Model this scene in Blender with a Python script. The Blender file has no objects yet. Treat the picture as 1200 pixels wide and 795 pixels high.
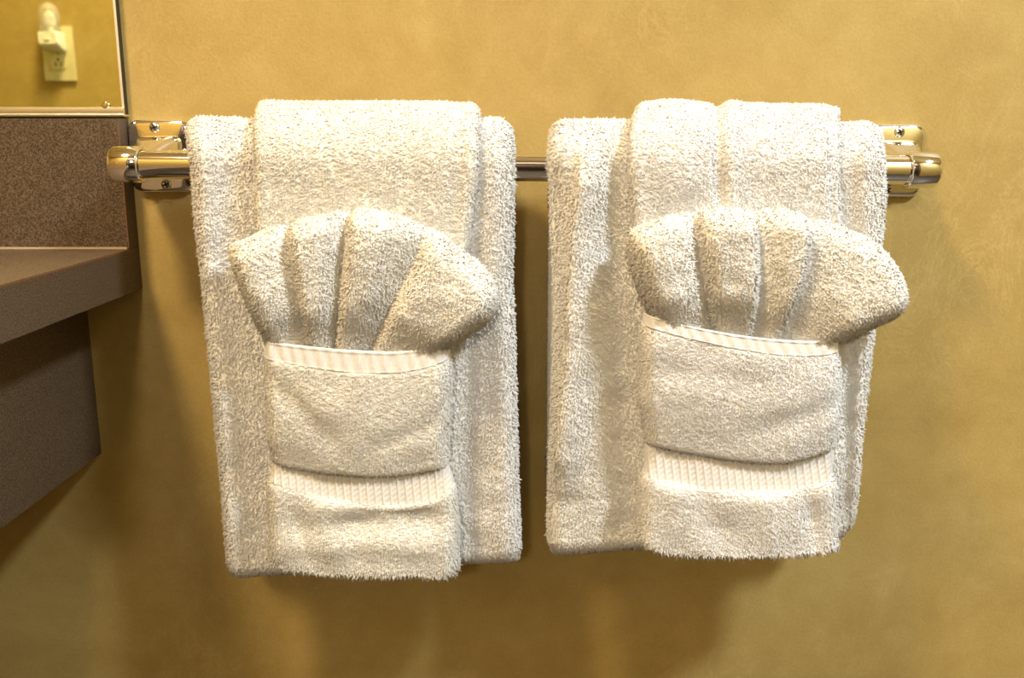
import bpy, bmesh, math
import numpy as np
from mathutils import Vector, Matrix

sc = bpy.context.scene
COL = sc.collection
RNG = np.random.default_rng(7)

# ------------------------------------------------------------------ camera
F_PX = 1072.0                       # focal length in pixels of the 1200 x 795 frame
PITCH = math.radians(12.1)
EYE = (0.0, -0.77, 0.90)
cam_d = bpy.data.cameras.new('camera')
cam_d.sensor_width = 36.0
cam_d.lens = F_PX / 1200.0 * 36.0
cam_d.clip_start = 0.01
cam_d.dof.use_dof = True
cam_d.dof.focus_distance = 0.665
cam_d.dof.aperture_fstop = 9.0
cam = bpy.data.objects.new('camera', cam_d)
cam.location = EYE
cam.rotation_euler = (math.pi / 2 - PITCH, 0, 0)
COL.objects.link(cam)
sc.camera = cam

# ------------------------------------------------------------------ world, exposure
w = bpy.data.worlds.new('world'); sc.world = w
w.use_nodes = True
w.node_tree.nodes['Background'].inputs[0].default_value = (1.0, 0.93, 0.84, 1)
w.node_tree.nodes['Background'].inputs[1].default_value = 0.0
sc.view_settings.view_transform = 'Standard'
sc.view_settings.look = 'None'
sc.view_settings.gamma = 1.0
sc.view_settings.use_curve_mapping = False
sc.view_settings.exposure = 0.14
sc.cycles.max_bounces = 20
sc.cycles.diffuse_bounces = 14          # light wanders far inside white cotton pile
sc.cycles.transmission_bounces = 14

ROOM_X0, ROOM_X1 = -1.75, 2.1      # left and right walls
ROOM_Y0 = -1.33                     # wall opposite the towels
ROOM_H = 2.26
HALL_FILL_AT, HALL_FILL_W, HALL_FILL_COL = (-0.22, 1.55), 31.0, (1.0, 0.86, 0.66)               # added fill lamp, unseen in the hall, shining through the doorway
WARM_AT, WARM_W, WARM_COL = (-0.62, -0.86), 29.0, (1.0, 0.74, 0.42)          # warm ceiling lamp over the vanity
NEUTRAL_AT, NEUTRAL_W, NEUTRAL_COL = (1.02, -0.94), 42.0, (0.88, 0.955, 1.0)    # neutral ceiling lamp on the right

# ------------------------------------------------------------------ pixel <-> place
cP, sP = math.cos(PITCH), math.sin(PITCH)
def unproj(px, py, y):
    """point of the plane (distance y from the towel wall) seen at a pixel of the photograph"""
    px = np.asarray(px, float); py = np.asarray(py, float)
    a = (px - 600.0) / F_PX; b = (397.5 - py) / F_PX
    dy = cP + b * sP; dz = -sP + b * cP
    t = (y - EYE[1]) / dy
    return EYE[0] + a * t, EYE[2] + dz * t
def proj(x, y, z):
    dx = x - EYE[0]; dy = y - EYE[1]; dz = z - EYE[2]
    d = dy * cP - dz * sP; u = dy * sP + dz * cP
    return 600.0 + F_PX * dx / d, 397.5 - F_PX * u / d

# ------------------------------------------------------------------ materials
def new_mat(name):
    m = bpy.data.materials.new(name); m.use_nodes = True
    nt = m.node_tree; b = nt.nodes['Principled BSDF']
    return m, nt, b
def node(nt, t, **kw):
    n = nt.nodes.new(t)
    for k, v in kw.items(): setattr(n, k, v)
    return n
def ramp(nt, stops):
    r = node(nt, 'ShaderNodeValToRGB')
    e = r.color_ramp.elements
    while len(e) > 1: e.remove(e[0])
    e[0].position = stops[0][0]; e[0].color = (*stops[0][1], 1)
    for p, c in stops[1:]:
        k = e.new(p); k.color = (*c, 1)
    return r
def noise(nt, vec, scale, detail=4, rough=0.6, dist=0.0):
    n = node(nt, 'ShaderNodeTexNoise')
    n.inputs['Scale'].default_value = scale; n.inputs['Detail'].default_value = detail
    n.inputs['Roughness'].default_value = rough; n.inputs['Distortion'].default_value = dist
    nt.links.new(vec, n.inputs['Vector'])
    return n
def mixc(nt, f, a, b, mode='MIX'):
    m = node(nt, 'ShaderNodeMix', data_type='RGBA', blend_type=mode)
    if hasattr(f, 'is_output'): nt.links.new(f, m.inputs['Factor'])
    else: m.inputs['Factor'].default_value = f
    for s, v in (('A', a), ('B', b)):
        i = [k for k in m.inputs if k.name == s and k.type == 'RGBA'][0]
        if hasattr(v, 'is_output'): nt.links.new(v, i)
        else: i.default_value = (*v, 1)
    return [o for o in m.outputs if o.type == 'RGBA'][0]
def obj_coord(nt, world=False):
    if world:
        return node(nt, 'ShaderNodeNewGeometry').outputs['Position']
    return node(nt, 'ShaderNodeTexCoord').outputs['Object']
def bump(nt, b, h, strength, dist):
    n = node(nt, 'ShaderNodeBump')
    n.inputs['Strength'].default_value = strength; n.inputs['Distance'].default_value = dist
    nt.links.new(h, n.inputs['Height']); nt.links.new(n.outputs['Normal'], b.inputs['Normal'])

def mat_wall():
    m, nt, b = new_mat('gold vinyl wallpaper')
    p = obj_coord(nt, True)
    n1 = noise(nt, p, 5.0, 6, 0.62, 0.6)
    n2 = noise(nt, p, 24.0, 8, 0.7, 0.4)
    n3 = noise(nt, p, 420.0, 3, 0.6)
    c1 = ramp(nt, [(0.32, (0.380, 0.275, 0.090)), (0.52, (0.424, 0.312, 0.108)), (0.72, (0.470, 0.354, 0.133))])
    nt.links.new(n1.outputs[0], c1.inputs[0])
    c2 = ramp(nt, [(0.36, (0.93, 0.91, 0.86)), (0.55, (1, 1, 1)), (0.68, (1.06, 1.07, 1.15))])
    nt.links.new(n2.outputs[0], c2.inputs[0])
    c = mixc(nt, 1.0, c1.outputs[0], c2.outputs[0], 'MULTIPLY')
    # faint pale wisps pressed into the paper
    mp = node(nt, 'ShaderNodeMapping'); mp.inputs['Scale'].default_value = (1, 1, 0.55)
    nt.links.new(p, mp.inputs[0])
    n4 = noise(nt, mp.outputs[0], 16.0, 9, 0.74, 1.8)
    r4 = ramp(nt, [(0.485, (0, 0, 0)), (0.5, (1, 1, 1)), (0.515, (0, 0, 0))])
    nt.links.new(n4.outputs[0], r4.inputs[0])
    n5 = noise(nt, p, 3.2, 3, 0.5)
    r5 = ramp(nt, [(0.48, (0, 0, 0)), (0.62, (0.22, 0.22, 0.22))])
    nt.links.new(n5.outputs[0], r5.inputs[0])
    fm = node(nt, 'ShaderNodeMath', operation='MULTIPLY')
    nt.links.new(r4.outputs[0], fm.inputs[0]); nt.links.new(r5.outputs[0], fm.inputs[1])
    c = mixc(nt, fm.outputs[0], c, (0.78, 0.6, 0.3))
    g = ramp(nt, [(0.3, (0.93, 0.93, 0.92)), (0.7, (1.06, 1.06, 1.06))])
    nt.links.new(n3.outputs[0], g.inputs[0])
    c = mixc(nt, 1.0, c, g.outputs[0], 'MULTIPLY')
    nt.links.new(c, b.inputs['Base Color'])
    b.inputs['Roughness'].default_value = 0.55
    b.inputs['Specular IOR Level'].default_value = 0.3
    bump(nt, b, n3.outputs[0], 0.25, 0.0006)
    return m
def mat_laminate():
    m, nt, b = new_mat('brown speckled laminate')
    p = obj_coord(nt, True)
    n1 = noise(nt, p, 1050.0, 2, 0.6)
    n2 = noise(nt, p, 7.0, 3, 0.5)
    r = ramp(nt, [(0.36, (0.036, 0.023, 0.013)), (0.5, (0.084, 0.057, 0.035)), (0.64, (0.165, 0.118, 0.078))])
    nt.links.new(n1.outputs[0], r.inputs[0])
    r2 = ramp(nt, [(0.3, (0.93, 0.93, 0.93)), (0.7, (1.05, 1.05, 1.05))])
    nt.links.new(n2.outputs[0], r2.inputs[0])
    c = mixc(nt, 1.0, r.outputs[0], r2.outputs[0], 'MULTIPLY')
    nt.links.new(c, b.inputs['Base Color'])
    b.inputs['Roughness'].default_value = 0.5
    b.inputs['Specular IOR Level'].default_value = 0.35
    bump(nt, b, n1.outputs[0], 0.2, 0.0003)
    return m
def mat_terry(name, col, var=0.02, sheen=0.0):
    m, nt, b = new_mat(name)
    p = obj_coord(nt, True)
    n1 = noise(nt, p, 260.0, 3, 0.6); n2 = noise(nt, p, 18.0, 3, 0.5)
    d = tuple(c * (1 - var * 1.6) for c in col)
    r = ramp(nt, [(0.3, d), (0.6, col)])
    nt.links.new(n1.outputs[0], r.inputs[0])
    r2 = ramp(nt, [(0.3, (0.965, 0.96, 0.945)), (0.7, (1.0, 1.0, 1.0))])
    nt.links.new(n2.outputs[0], r2.inputs[0])
    c = mixc(nt, 1.0, r.outputs[0], r2.outputs[0], 'MULTIPLY')
    nt.links.new(c, b.inputs['Base Color'])
    b.inputs['Roughness'].default_value = 0.95
    b.inputs['Specular IOR Level'].default_value = 0.0
    b.inputs['Sheen Weight'].default_value = sheen
    b.inputs['Sheen Roughness'].default_value = 0.6
    # cotton loops let a little light through
    tr = node(nt, 'ShaderNodeBsdfTranslucent'); nt.links.new(c, tr.inputs['Color'])
    mx = node(nt, 'ShaderNodeMixShader'); mx.inputs[0].default_value = 0.08
    out = nt.nodes['Material Output']
    nt.links.new(b.outputs[0], mx.inputs[1]); nt.links.new(tr.outputs[0], mx.inputs[2])
    nt.links.new(mx.outputs[0], out.inputs['Surface'])
    return m
def mat_woven(name, col):
    m, nt, b = new_mat(name)
    p = obj_coord(nt, True)
    n1 = noise(nt, p, 700.0, 2, 0.6)
    r = ramp(nt, [(0.3, tuple(c * 0.9 for c in col)), (0.65, col)])
    nt.links.new(n1.outputs[0], r.inputs[0])
    nt.links.new(r.outputs[0], b.inputs['Base Color'])
    b.inputs['Roughness'].default_value = 0.85
    b.inputs['Specular IOR Level'].default_value = 0.2
    bump(nt, b, n1.outputs[0], 0.4, 0.0004)
    return m
def mat_metal(name, col, rough, var=0.02):
    m, nt, b = new_mat(name)
    p = obj_coord(nt, True)
    n1 = noise(nt, p, 60.0, 3, 0.6)
    mr = node(nt, 'ShaderNodeMapRange')
    mr.inputs['To Min'].default_value = rough; mr.inputs['To Max'].default_value = rough + var
    nt.links.new(n1.outputs[0], mr.inputs[0]); nt.links.new(mr.outputs[0], b.inputs['Roughness'])
    b.inputs['Base Color'].default_value = (*col, 1); b.inputs['Metallic'].default_value = 1.0
    return m
def mat_plain(name, col, rough=0.5, spec=0.5, nscale=40.0, nvar=0.06):
    m, nt, b = new_mat(name)
    p = obj_coord(nt, True)
    n1 = noise(nt, p, nscale, 4, 0.6)
    r = ramp(nt, [(0.3, tuple(c * (1 - nvar) for c in col)), (0.7, tuple(min(1, c * (1 + nvar)) for c in col))])
    nt.links.new(n1.outputs[0], r.inputs[0]); nt.links.new(r.outputs[0], b.inputs['Base Color'])
    b.inputs['Roughness'].default_value = rough; b.inputs['Specular IOR Level'].default_value = spec
    return m
def mat_emit(name, col, strength):
    m, nt, b = new_mat(name)
    b.inputs['Base Color'].default_value = (0.8, 0.8, 0.8, 1)
    b.inputs['Emission Color'].default_value = (*col, 1); b.inputs['Emission Strength'].default_value = strength
    return m
def mat_glass(name):
    m, nt, b = new_mat(name)
    b.inputs['Base Color'].default_value = (0.97, 0.97, 0.95, 1)
    b.inputs['Roughness'].default_value = 0.22
    b.inputs['Transmission Weight'].default_value = 0.8
    b.inputs['IOR'].default_value = 1.25
    return m

M = {
    'wall': mat_wall(), 'lam': mat_laminate(),
    'bath_l': mat_terry('white terry, left bath towel', (0.95, 0.955, 0.96)),
    'hand_l': mat_terry('cream terry, left hand towel', (0.942, 0.937, 0.9)),
    'wash_l': mat_terry('ivory terry, left washcloth', (0.95, 0.94, 0.9)),
    'bath_r': mat_terry('white terry, right bath towel', (0.945, 0.947, 0.937)),
    'hand_r': mat_terry('white terry, right hand towel', (0.942, 0.95, 0.965)),
    'wash_r': mat_terry('ivory terry, right washcloth', (0.95, 0.94, 0.905)),
    'woven_l': mat_woven('white woven cotton, left', (0.76, 0.755, 0.74)),
    'woven_r': mat_woven('white woven cotton, right', (0.76, 0.76, 0.765)),
    'chrome': mat_metal('polished chrome', (0.88, 0.87, 0.85), 0.045),
    'steel': mat_metal('screw steel', (0.72, 0.70, 0.66), 0.22),
    'mirror': mat_metal('tinted mirror silver', (0.95, 1.0, 0.66), 0.005, 0.004),
    'mirror_edge': mat_plain('dark mirror edge', (0.02, 0.022, 0.02), 0.3),
    'bevel': mat_metal('ground mirror bevel', (0.97, 0.97, 0.95), 0.45),
    'channel': mat_metal('satin aluminium channel', (0.95, 0.93, 0.86), 0.32),
    'seam': mat_plain('orange brown laminate seam', (0.17, 0.08, 0.035), 0.6),
    'caulk': mat_plain('pale caulk', (0.42, 0.34, 0.24), 0.7),
    'dark': mat_plain('dark recess', (0.012, 0.01, 0.009), 0.8),
    'ivory': mat_plain('ivory plastic', (0.66, 0.62, 0.40), 0.35),
    'whiteplastic': mat_plain('white plastic', (0.85, 0.84, 0.80), 0.4),
    'glass': mat_glass('clear bulb plastic'),
    'frost': mat_plain('frosted bulb', (0.88, 0.88, 0.86), 0.25),
    'ceiling': mat_plain('off white ceiling paint', (0.80, 0.76, 0.68), 0.85, 0.2, 90.0, 0.03),
    'floor': mat_plain('dark brown floor tile', (0.045, 0.032, 0.022), 0.45),
    'hall': mat_plain('dark brown hall wallpaper', (0.055, 0.038, 0.025), 0.8, 0.2, 60.0, 0.04),
    'door': mat_plain('dark brown door paint', (0.045, 0.03, 0.022), 0.45),
    'doorframe': mat_plain('brown door casing', (0.075, 0.05, 0.035), 0.5),
    'warm_lamp': mat_emit('warm diffuser', (1.0, 0.74, 0.42), 8.0),
    'cool_lamp': mat_emit('neutral diffuser', (0.98, 0.98, 1.0), 8.0),
}

# ------------------------------------------------------------------ helpers
def link(name, me, mat, parent=None, smooth=True):
    o = bpy.data.objects.new(name, me)
    COL.objects.link(o)
    if mat is not None and not me.materials: me.materials.append(mat)
    if parent is not None: o.parent = parent
    if smooth: me.shade_smooth()
    return o
def tag(o, label, cat, group=None):
    o['label'] = label; o['category'] = cat
    if group: o['group'] = group
    return o
def struct(o):
    o['kind'] = 'structure'; return o
def empty(name, loc):
    o = bpy.data.objects.new(name, None); o.location = loc; o.empty_display_size = 0.05
    COL.objects.link(o); return o
def local(o, parent):
    """mesh built in world coordinates, moved into its parent's frame"""
    o.parent = parent
    o.data.transform(Matrix.Translation(-Vector(parent.location)))
    return o
def bm_obj(name, bm, mat, parent=None, smooth=False, bev=0.0, seg=3):
    if bev > 0:
        bmesh.ops.bevel(bm, geom=[e for e in bm.edges if e.calc_face_angle(0) > 0.5], offset=bev, segments=seg,
                        profile=0.5, affect='EDGES', clamp_overlap=True)
    bmesh.ops.recalc_face_normals(bm, faces=bm.faces)
    me = bpy.data.meshes.new(name); bm.to_mesh(me); bm.free()
    o = link(name, me, mat, None, smooth)
    if smooth: me.set_sharp_from_angle(angle=math.radians(40))
    if parent is not None: local(o, parent)
    return o
def bm_box(bm, x0, x1, y0, y1, z0, z1):
    v = [bm.verts.new(p) for p in ((x0,y0,z0),(x1,y0,z0),(x1,y1,z0),(x0,y1,z0),(x0,y0,z1),(x1,y0,z1),(x1,y1,z1),(x0,y1,z1))]
    for f in ((0,3,2,1),(4,5,6,7),(0,1,5,4),(1,2,6,5),(2,3,7,6),(3,0,4,7)): bm.faces.new([v[i] for i in f])
def box(name, x0, x1, y0, y1, z0, z1, mat, parent=None, bev=0.0, seg=3):
    bm = bmesh.new(); bm_box(bm, x0, x1, y0, y1, z0, z1)
    return bm_obj(name, bm, mat, parent, bev > 0, bev, seg)
def bm_lathe(bm, prof, origin, axis, n=48):
    """revolve (distance along axis, radius) pairs"""
    axis = Vector(axis).normalized()
    a = axis.orthogonal().normalized(); b = axis.cross(a)
    o = Vector(origin); rings = []
    for t, r in prof:
        if r < 1e-6: rings.append([bm.verts.new(o + axis * t)])
        else: rings.append([bm.verts.new(o + axis * t + (a * math.cos(k*2*math.pi/n) + b * math.sin(k*2*math.pi/n)) * r) for k in range(n)])
    for p, q in zip(rings, rings[1:]):
        for k in range(n):
            k2 = (k + 1) % n
            if len(p) == 1 and len(q) == 1: continue
            if len(p) == 1: bm.faces.new((p[0], q[k], q[k2]))
            elif len(q) == 1: bm.faces.new((p[k], q[0], p[k2]))
            else: bm.faces.new((p[k], q[k], q[k2], p[k2]))
def lathe(name, prof, origin, axis, mat, parent=None, n=48):
    bm = bmesh.new(); bm_lathe(bm, prof, origin, axis, n)
    return bm_obj(name, bm, mat, parent, True)
def rrect(hw, hh, r, n=8):
    pts = []
    for cx, cy, a0 in ((hw-r, hh-r, 0), (-hw+r, hh-r, 90), (-hw+r, -hh+r, 180), (hw-r, -hh+r, 270)):
        for k in range(n + 1):
            a = math.radians(a0 + 90 * k / n); pts.append((cx + r*math.cos(a), cy + r*math.sin(a)))
    return pts
def bm_loft_y(bm, layers, cap0=True, cap1=True):
    """layers: (y, cx, cz, hw, hh, r) rounded rectangles stacked along -y"""
    rings = []
    for y, cx, cz, hw, hh, r in layers:
        rings.append([bm.verts.new((cx + px, y, cz + pz)) for px, pz in rrect(hw, hh, min(r, hw*.999, hh*.999))])
    n = len(rings[0])
    for p, q in zip(rings, rings[1:]):
        for k in range(n): bm.faces.new((p[k], p[(k+1) % n], q[(k+1) % n], q[k]))
    if cap0: bm.faces.new(rings[0])
    if cap1: bm.faces.new(rings[-1])

# ------------------------------------------------------------------ room shell
HX0, HX1, HY = -1.05, 1.25, -2.55       # hall beyond the doorway
T = 0.08
box_w = lambda *a: struct(box(*a))
box_w('wall_back', ROOM_X0 - T, ROOM_X1 + T, 0.0, T, 0, ROOM_H, M['wall'])
box_w('wall_left', ROOM_X0 - T, ROOM_X0, ROOM_Y0, 0.0, 0, ROOM_H, M['wall'])
box_w('wall_right', ROOM_X1, ROOM_X1 + T, ROOM_Y0, 0.0, 0, ROOM_H, M['wall'])
bm = bmesh.new()
DX0, DX1, DH = -0.42, 0.36, 2.03
bm_box(bm, ROOM_X0 - T, DX0, ROOM_Y0 - T, ROOM_Y0, 0, ROOM_H)
bm_box(bm, DX1, ROOM_X1 + T, ROOM_Y0 - T, ROOM_Y0, 0, ROOM_H)
bm_box(bm, DX0, DX1, ROOM_Y0 - T, ROOM_Y0, DH, ROOM_H)
struct(bm_obj('wall_front', bm, M['wall']))
box_w('floor', ROOM_X0 - T, ROOM_X1 + T, HY - T, T, -0.05, 0, M['floor'])
box_w('ceiling', ROOM_X0 - T, ROOM_X1 + T, HY - T, T, ROOM_H, ROOM_H + 0.05, M['ceiling'])
# open doorway behind the camera and the hall beyond it
box_w('wall_hall_left', HX0 - T, HX0, HY, ROOM_Y0 - T, 0, ROOM_H, M['hall'])
box_w('wall_hall_right', HX1, HX1 + T, HY, ROOM_Y0 - T, 0, ROOM_H, M['hall'])
box_w('wall_hall_back', HX0 - T, HX1 + T, HY - T, HY, 0, ROOM_H, M['hall'])
d = empty('door_1', (0.5 * (DX0 + DX1), ROOM_Y0 - T, 0)); struct(d)
bm = bmesh.new()
bm_box(bm, DX1 - .045, DX1 - .005, ROOM_Y0 - T - .76, ROOM_Y0 - T - .01, 0.008, DH - .02)
bm_obj('door_leaf', bm, M['door'], d)
for z0, z1 in ((0.2, 0.95), (1.08, 1.88)):
    bm = bmesh.new(); bm_box(bm, DX1 - .051, DX1 - .0452, ROOM_Y0 - T - .66, ROOM_Y0 - T - .11, z0, z1)
    bm_obj('door_panel', bm, M['door'], d, True, 0.004, 2)
bm = bmesh.new()
bm_box(bm, DX0 - .06, DX0 - .001, ROOM_Y0 + .0005, ROOM_Y0 + .014, 0, DH + .06)
bm_box(bm, DX1 + .001, DX1 + .06, ROOM_Y0 + .0005, ROOM_Y0 + .014, 0, DH + .06)
bm_box(bm, DX0 - .001, DX1 + .001, ROOM_Y0 + .0005, ROOM_Y0 + .014, DH, DH + .06)
bm_obj('door_casing', bm, M['doorframe'], d)
lathe('door_handle', [(0, .026), (.006, .026), (.008, .011), (.03, .011), (.036, .022), (.05, .027), (.062, .022), (.066, 0)],
      (DX1 - .0451, ROOM_Y0 - T - .70, .98), (-1, 0, 0), M['chrome'], d)

# ------------------------------------------------------------------ ceiling lamps of the room, added fill lamp in the hall
def ceiling_lamp(x, y, watts, col, glow, label):
    cl = empty('ceiling_light', (x, y, ROOM_H))
    tag(cl, label, 'light fixture')
    lathe('canopy', [(0, 0), (0.0005, .17), (.02, .17), (.024, .16), (.024, 0)], (x, y, ROOM_H), (0, 0, -1), M['chrome'], cl)
    lathe('diffuser', [(.0245, .155), (.05, .150), (.075, .115), (.088, .06), (.091, 0)], (x, y, ROOM_H), (0, 0, -1), M[glow], cl)
    ld = bpy.data.lights.new('ceiling_light_source', 'AREA'); ld.shape = 'DISK'; ld.size = 0.28; ld.energy = watts; ld.color = col
    lo = bpy.data.objects.new('ceiling_light_source', ld); COL.objects.link(lo); lo.parent = cl; lo.location = (0, 0, -0.096)
ceiling_lamp(*WARM_AT, WARM_W, WARM_COL, 'warm_lamp', 'round flush ceiling light with warm diffuser above the vanity')
ceiling_lamp(*NEUTRAL_AT, NEUTRAL_W, NEUTRAL_COL, 'cool_lamp', 'round flush ceiling light with neutral white diffuser near the door')

hs = empty('hall_fill_lamp', (HALL_FILL_AT[0], HY, HALL_FILL_AT[1]))  # invented lamp, added to throw warm frontal fill onto the towels
tag(hs, 'added globe fill lamp, unseen on the far hall wall beyond the doorway', 'light fixture')
lathe('fill_lamp_plate', [(.0005, 0), (.0005, .055), (.012, .05), (.016, .02), (.07, .014), (.07, 0)], (HALL_FILL_AT[0], HY, HALL_FILL_AT[1]), (0, 1, 0), M['chrome'], hs)
lathe('fill_lamp_globe', [(.0705, .02), (.08, .05), (.10, .075), (.14, .09), (.18, .075), (.20, .05), (.21, 0)], (HALL_FILL_AT[0], HY, HALL_FILL_AT[1]), (0, 1, 0), M['warm_lamp'], hs)
ld = bpy.data.lights.new('hall_fill_light', 'POINT'); ld.energy = HALL_FILL_W; ld.color = HALL_FILL_COL; ld.shadow_soft_size = 0.08
lo = bpy.data.objects.new('hall_fill_light', ld); COL.objects.link(lo); lo.parent = hs; lo.location = (0, .31, 0)

# ------------------------------------------------------------------ vanity counter and backsplash
VX0 = -1.72
cx_end = float(unproj(163, 289, 0)[0])
z_ct = float(unproj(163, 289, 0)[1]); z_cb = float(unproj(167, 338, 0)[1])
x_bs = float(unproj(156, 215, 0)[0]); z_bs = float(unproj(148, 139, -0.02)[1])
x_pn = float(unproj(111, 450, 0)[0]); z_pb = float(unproj(117, 531, 0)[1])
BT = 0.0205
CD = 0.54
va = empty('vanity_counter', (0.5 * (VX0 + cx_end), -CD / 2, z_pb))
tag(va, 'brown speckled laminate vanity counter with end panel, beneath the mirror', 'counter')
bm = bmesh.new(); bm_box(bm, VX0, cx_end, -CD, -0.0003, z_cb, z_ct)
bm_obj('countertop', bm, M['lam'], va, True, 0.0012, 2)
box('laminate_seam', cx_end - .0011, cx_end + .0003, -CD + .002, -BT, z_ct - .0016, z_ct - .0003, M['seam'], va)
bm = bmesh.new(); bm_box(bm, VX0, x_pn, -CD + .06, -0.0003, z_pb, z_cb - .0002)
bm_obj('end_panel', bm, M['lam'], va, True, 0.0012, 2)
bs = tag(box('backsplash', VX0, cx_end, -BT, -0.0003, z_ct + .0004, z_bs, M['lam'], None, 0.001, 2),
         'upright brown laminate backsplash strip under the mirror', 'backsplash')
box('laminate_seam', cx_end - .0005, cx_end + .0002, -BT - .0002, -BT + .0005, z_ct + .002, z_bs - .002, M['seam'], bs)
bm = bmesh.new(); bm_box(bm, VX0, cx_end - .001, -BT - .0022, -BT - .0001, z_ct + .0002, z_ct + .0018)
bm_obj('caulk_bead', bm, M['caulk'], bs, True, 0.0007, 2)

# ------------------------------------------------------------------ mirror
MT = 0.008
mx1 = float(unproj(145.5, 128, -MT)[0]); mz0 = float(unproj(100, 136.5, -MT)[1])
mi = empty('mirror', (0.5 * (VX0 + mx1), 0, mz0))
tag(mi, 'large wall mirror with chrome bottom channel above the brown backsplash', 'mirror')
MZ1 = 1.75
bm = bmesh.new(); bm_box(bm, VX0, mx1, -MT + .0006, -0.0003, mz0 + .002, MZ1)
bm_obj('mirror_backing', bm, M['mirror_edge'], mi)
bm = bmesh.new(); bm_box(bm, VX0, mx1 - .0016, -MT, -MT + .0005, mz0 + .003, MZ1)
bm_obj('mirror_glass', bm, M['mirror'], mi)
bm = bmesh.new(); bm_box(bm, mx1 - .0016, mx1 + .0002, -MT - .0001, -MT + .0005, mz0 + .003, MZ1)
bm_obj('mirror_bevel', bm, M['bevel'], mi)
# J-channel: lip in front of the glass, rounded, and a thin lower flange
hz = 0.0073
bm = bmesh.new()
prof = [(-.0003, mz0), (-MT - .0030, mz0), (-MT - .0034, mz0 + .0006), (-MT - .0034, mz0 + .0014), (-MT - .0022, mz0 + .0022),
        (-MT - .0026, mz0 + .0042), (-MT - .0022, mz0 + hz - .0006), (-MT - .0014, mz0 + hz), (-MT - .0002, mz0 + hz), (-MT - .0002, mz0 + .0015), (-.0003, mz0 + .0015)]
r0 = [bm.verts.new((VX0, y, z)) for y, z in prof]; r1 = [bm.verts.new((mx1 + .0004, y, z)) for y, z in prof]
for k in range(len(prof)): bm.faces.new((r0[k], r0[(k+1) % len(prof)], r1[(k+1) % len(prof)], r1[k]))
bm.faces.new(r0); bm.faces.new(r1)
bm_obj('bottom_channel', bm, M['channel'], mi, True)
kx, kz = (float(v) for v in unproj(123, 124, -MT - .002))
lathe('mirror_clip', [(0, 0), (0, .0032), (.0012, .0032), (.0024, .0022), (.0028, 0)], (kx, -MT - .0001, kz), (0, -1, 0), M['chrome'], mi, 20)

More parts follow.
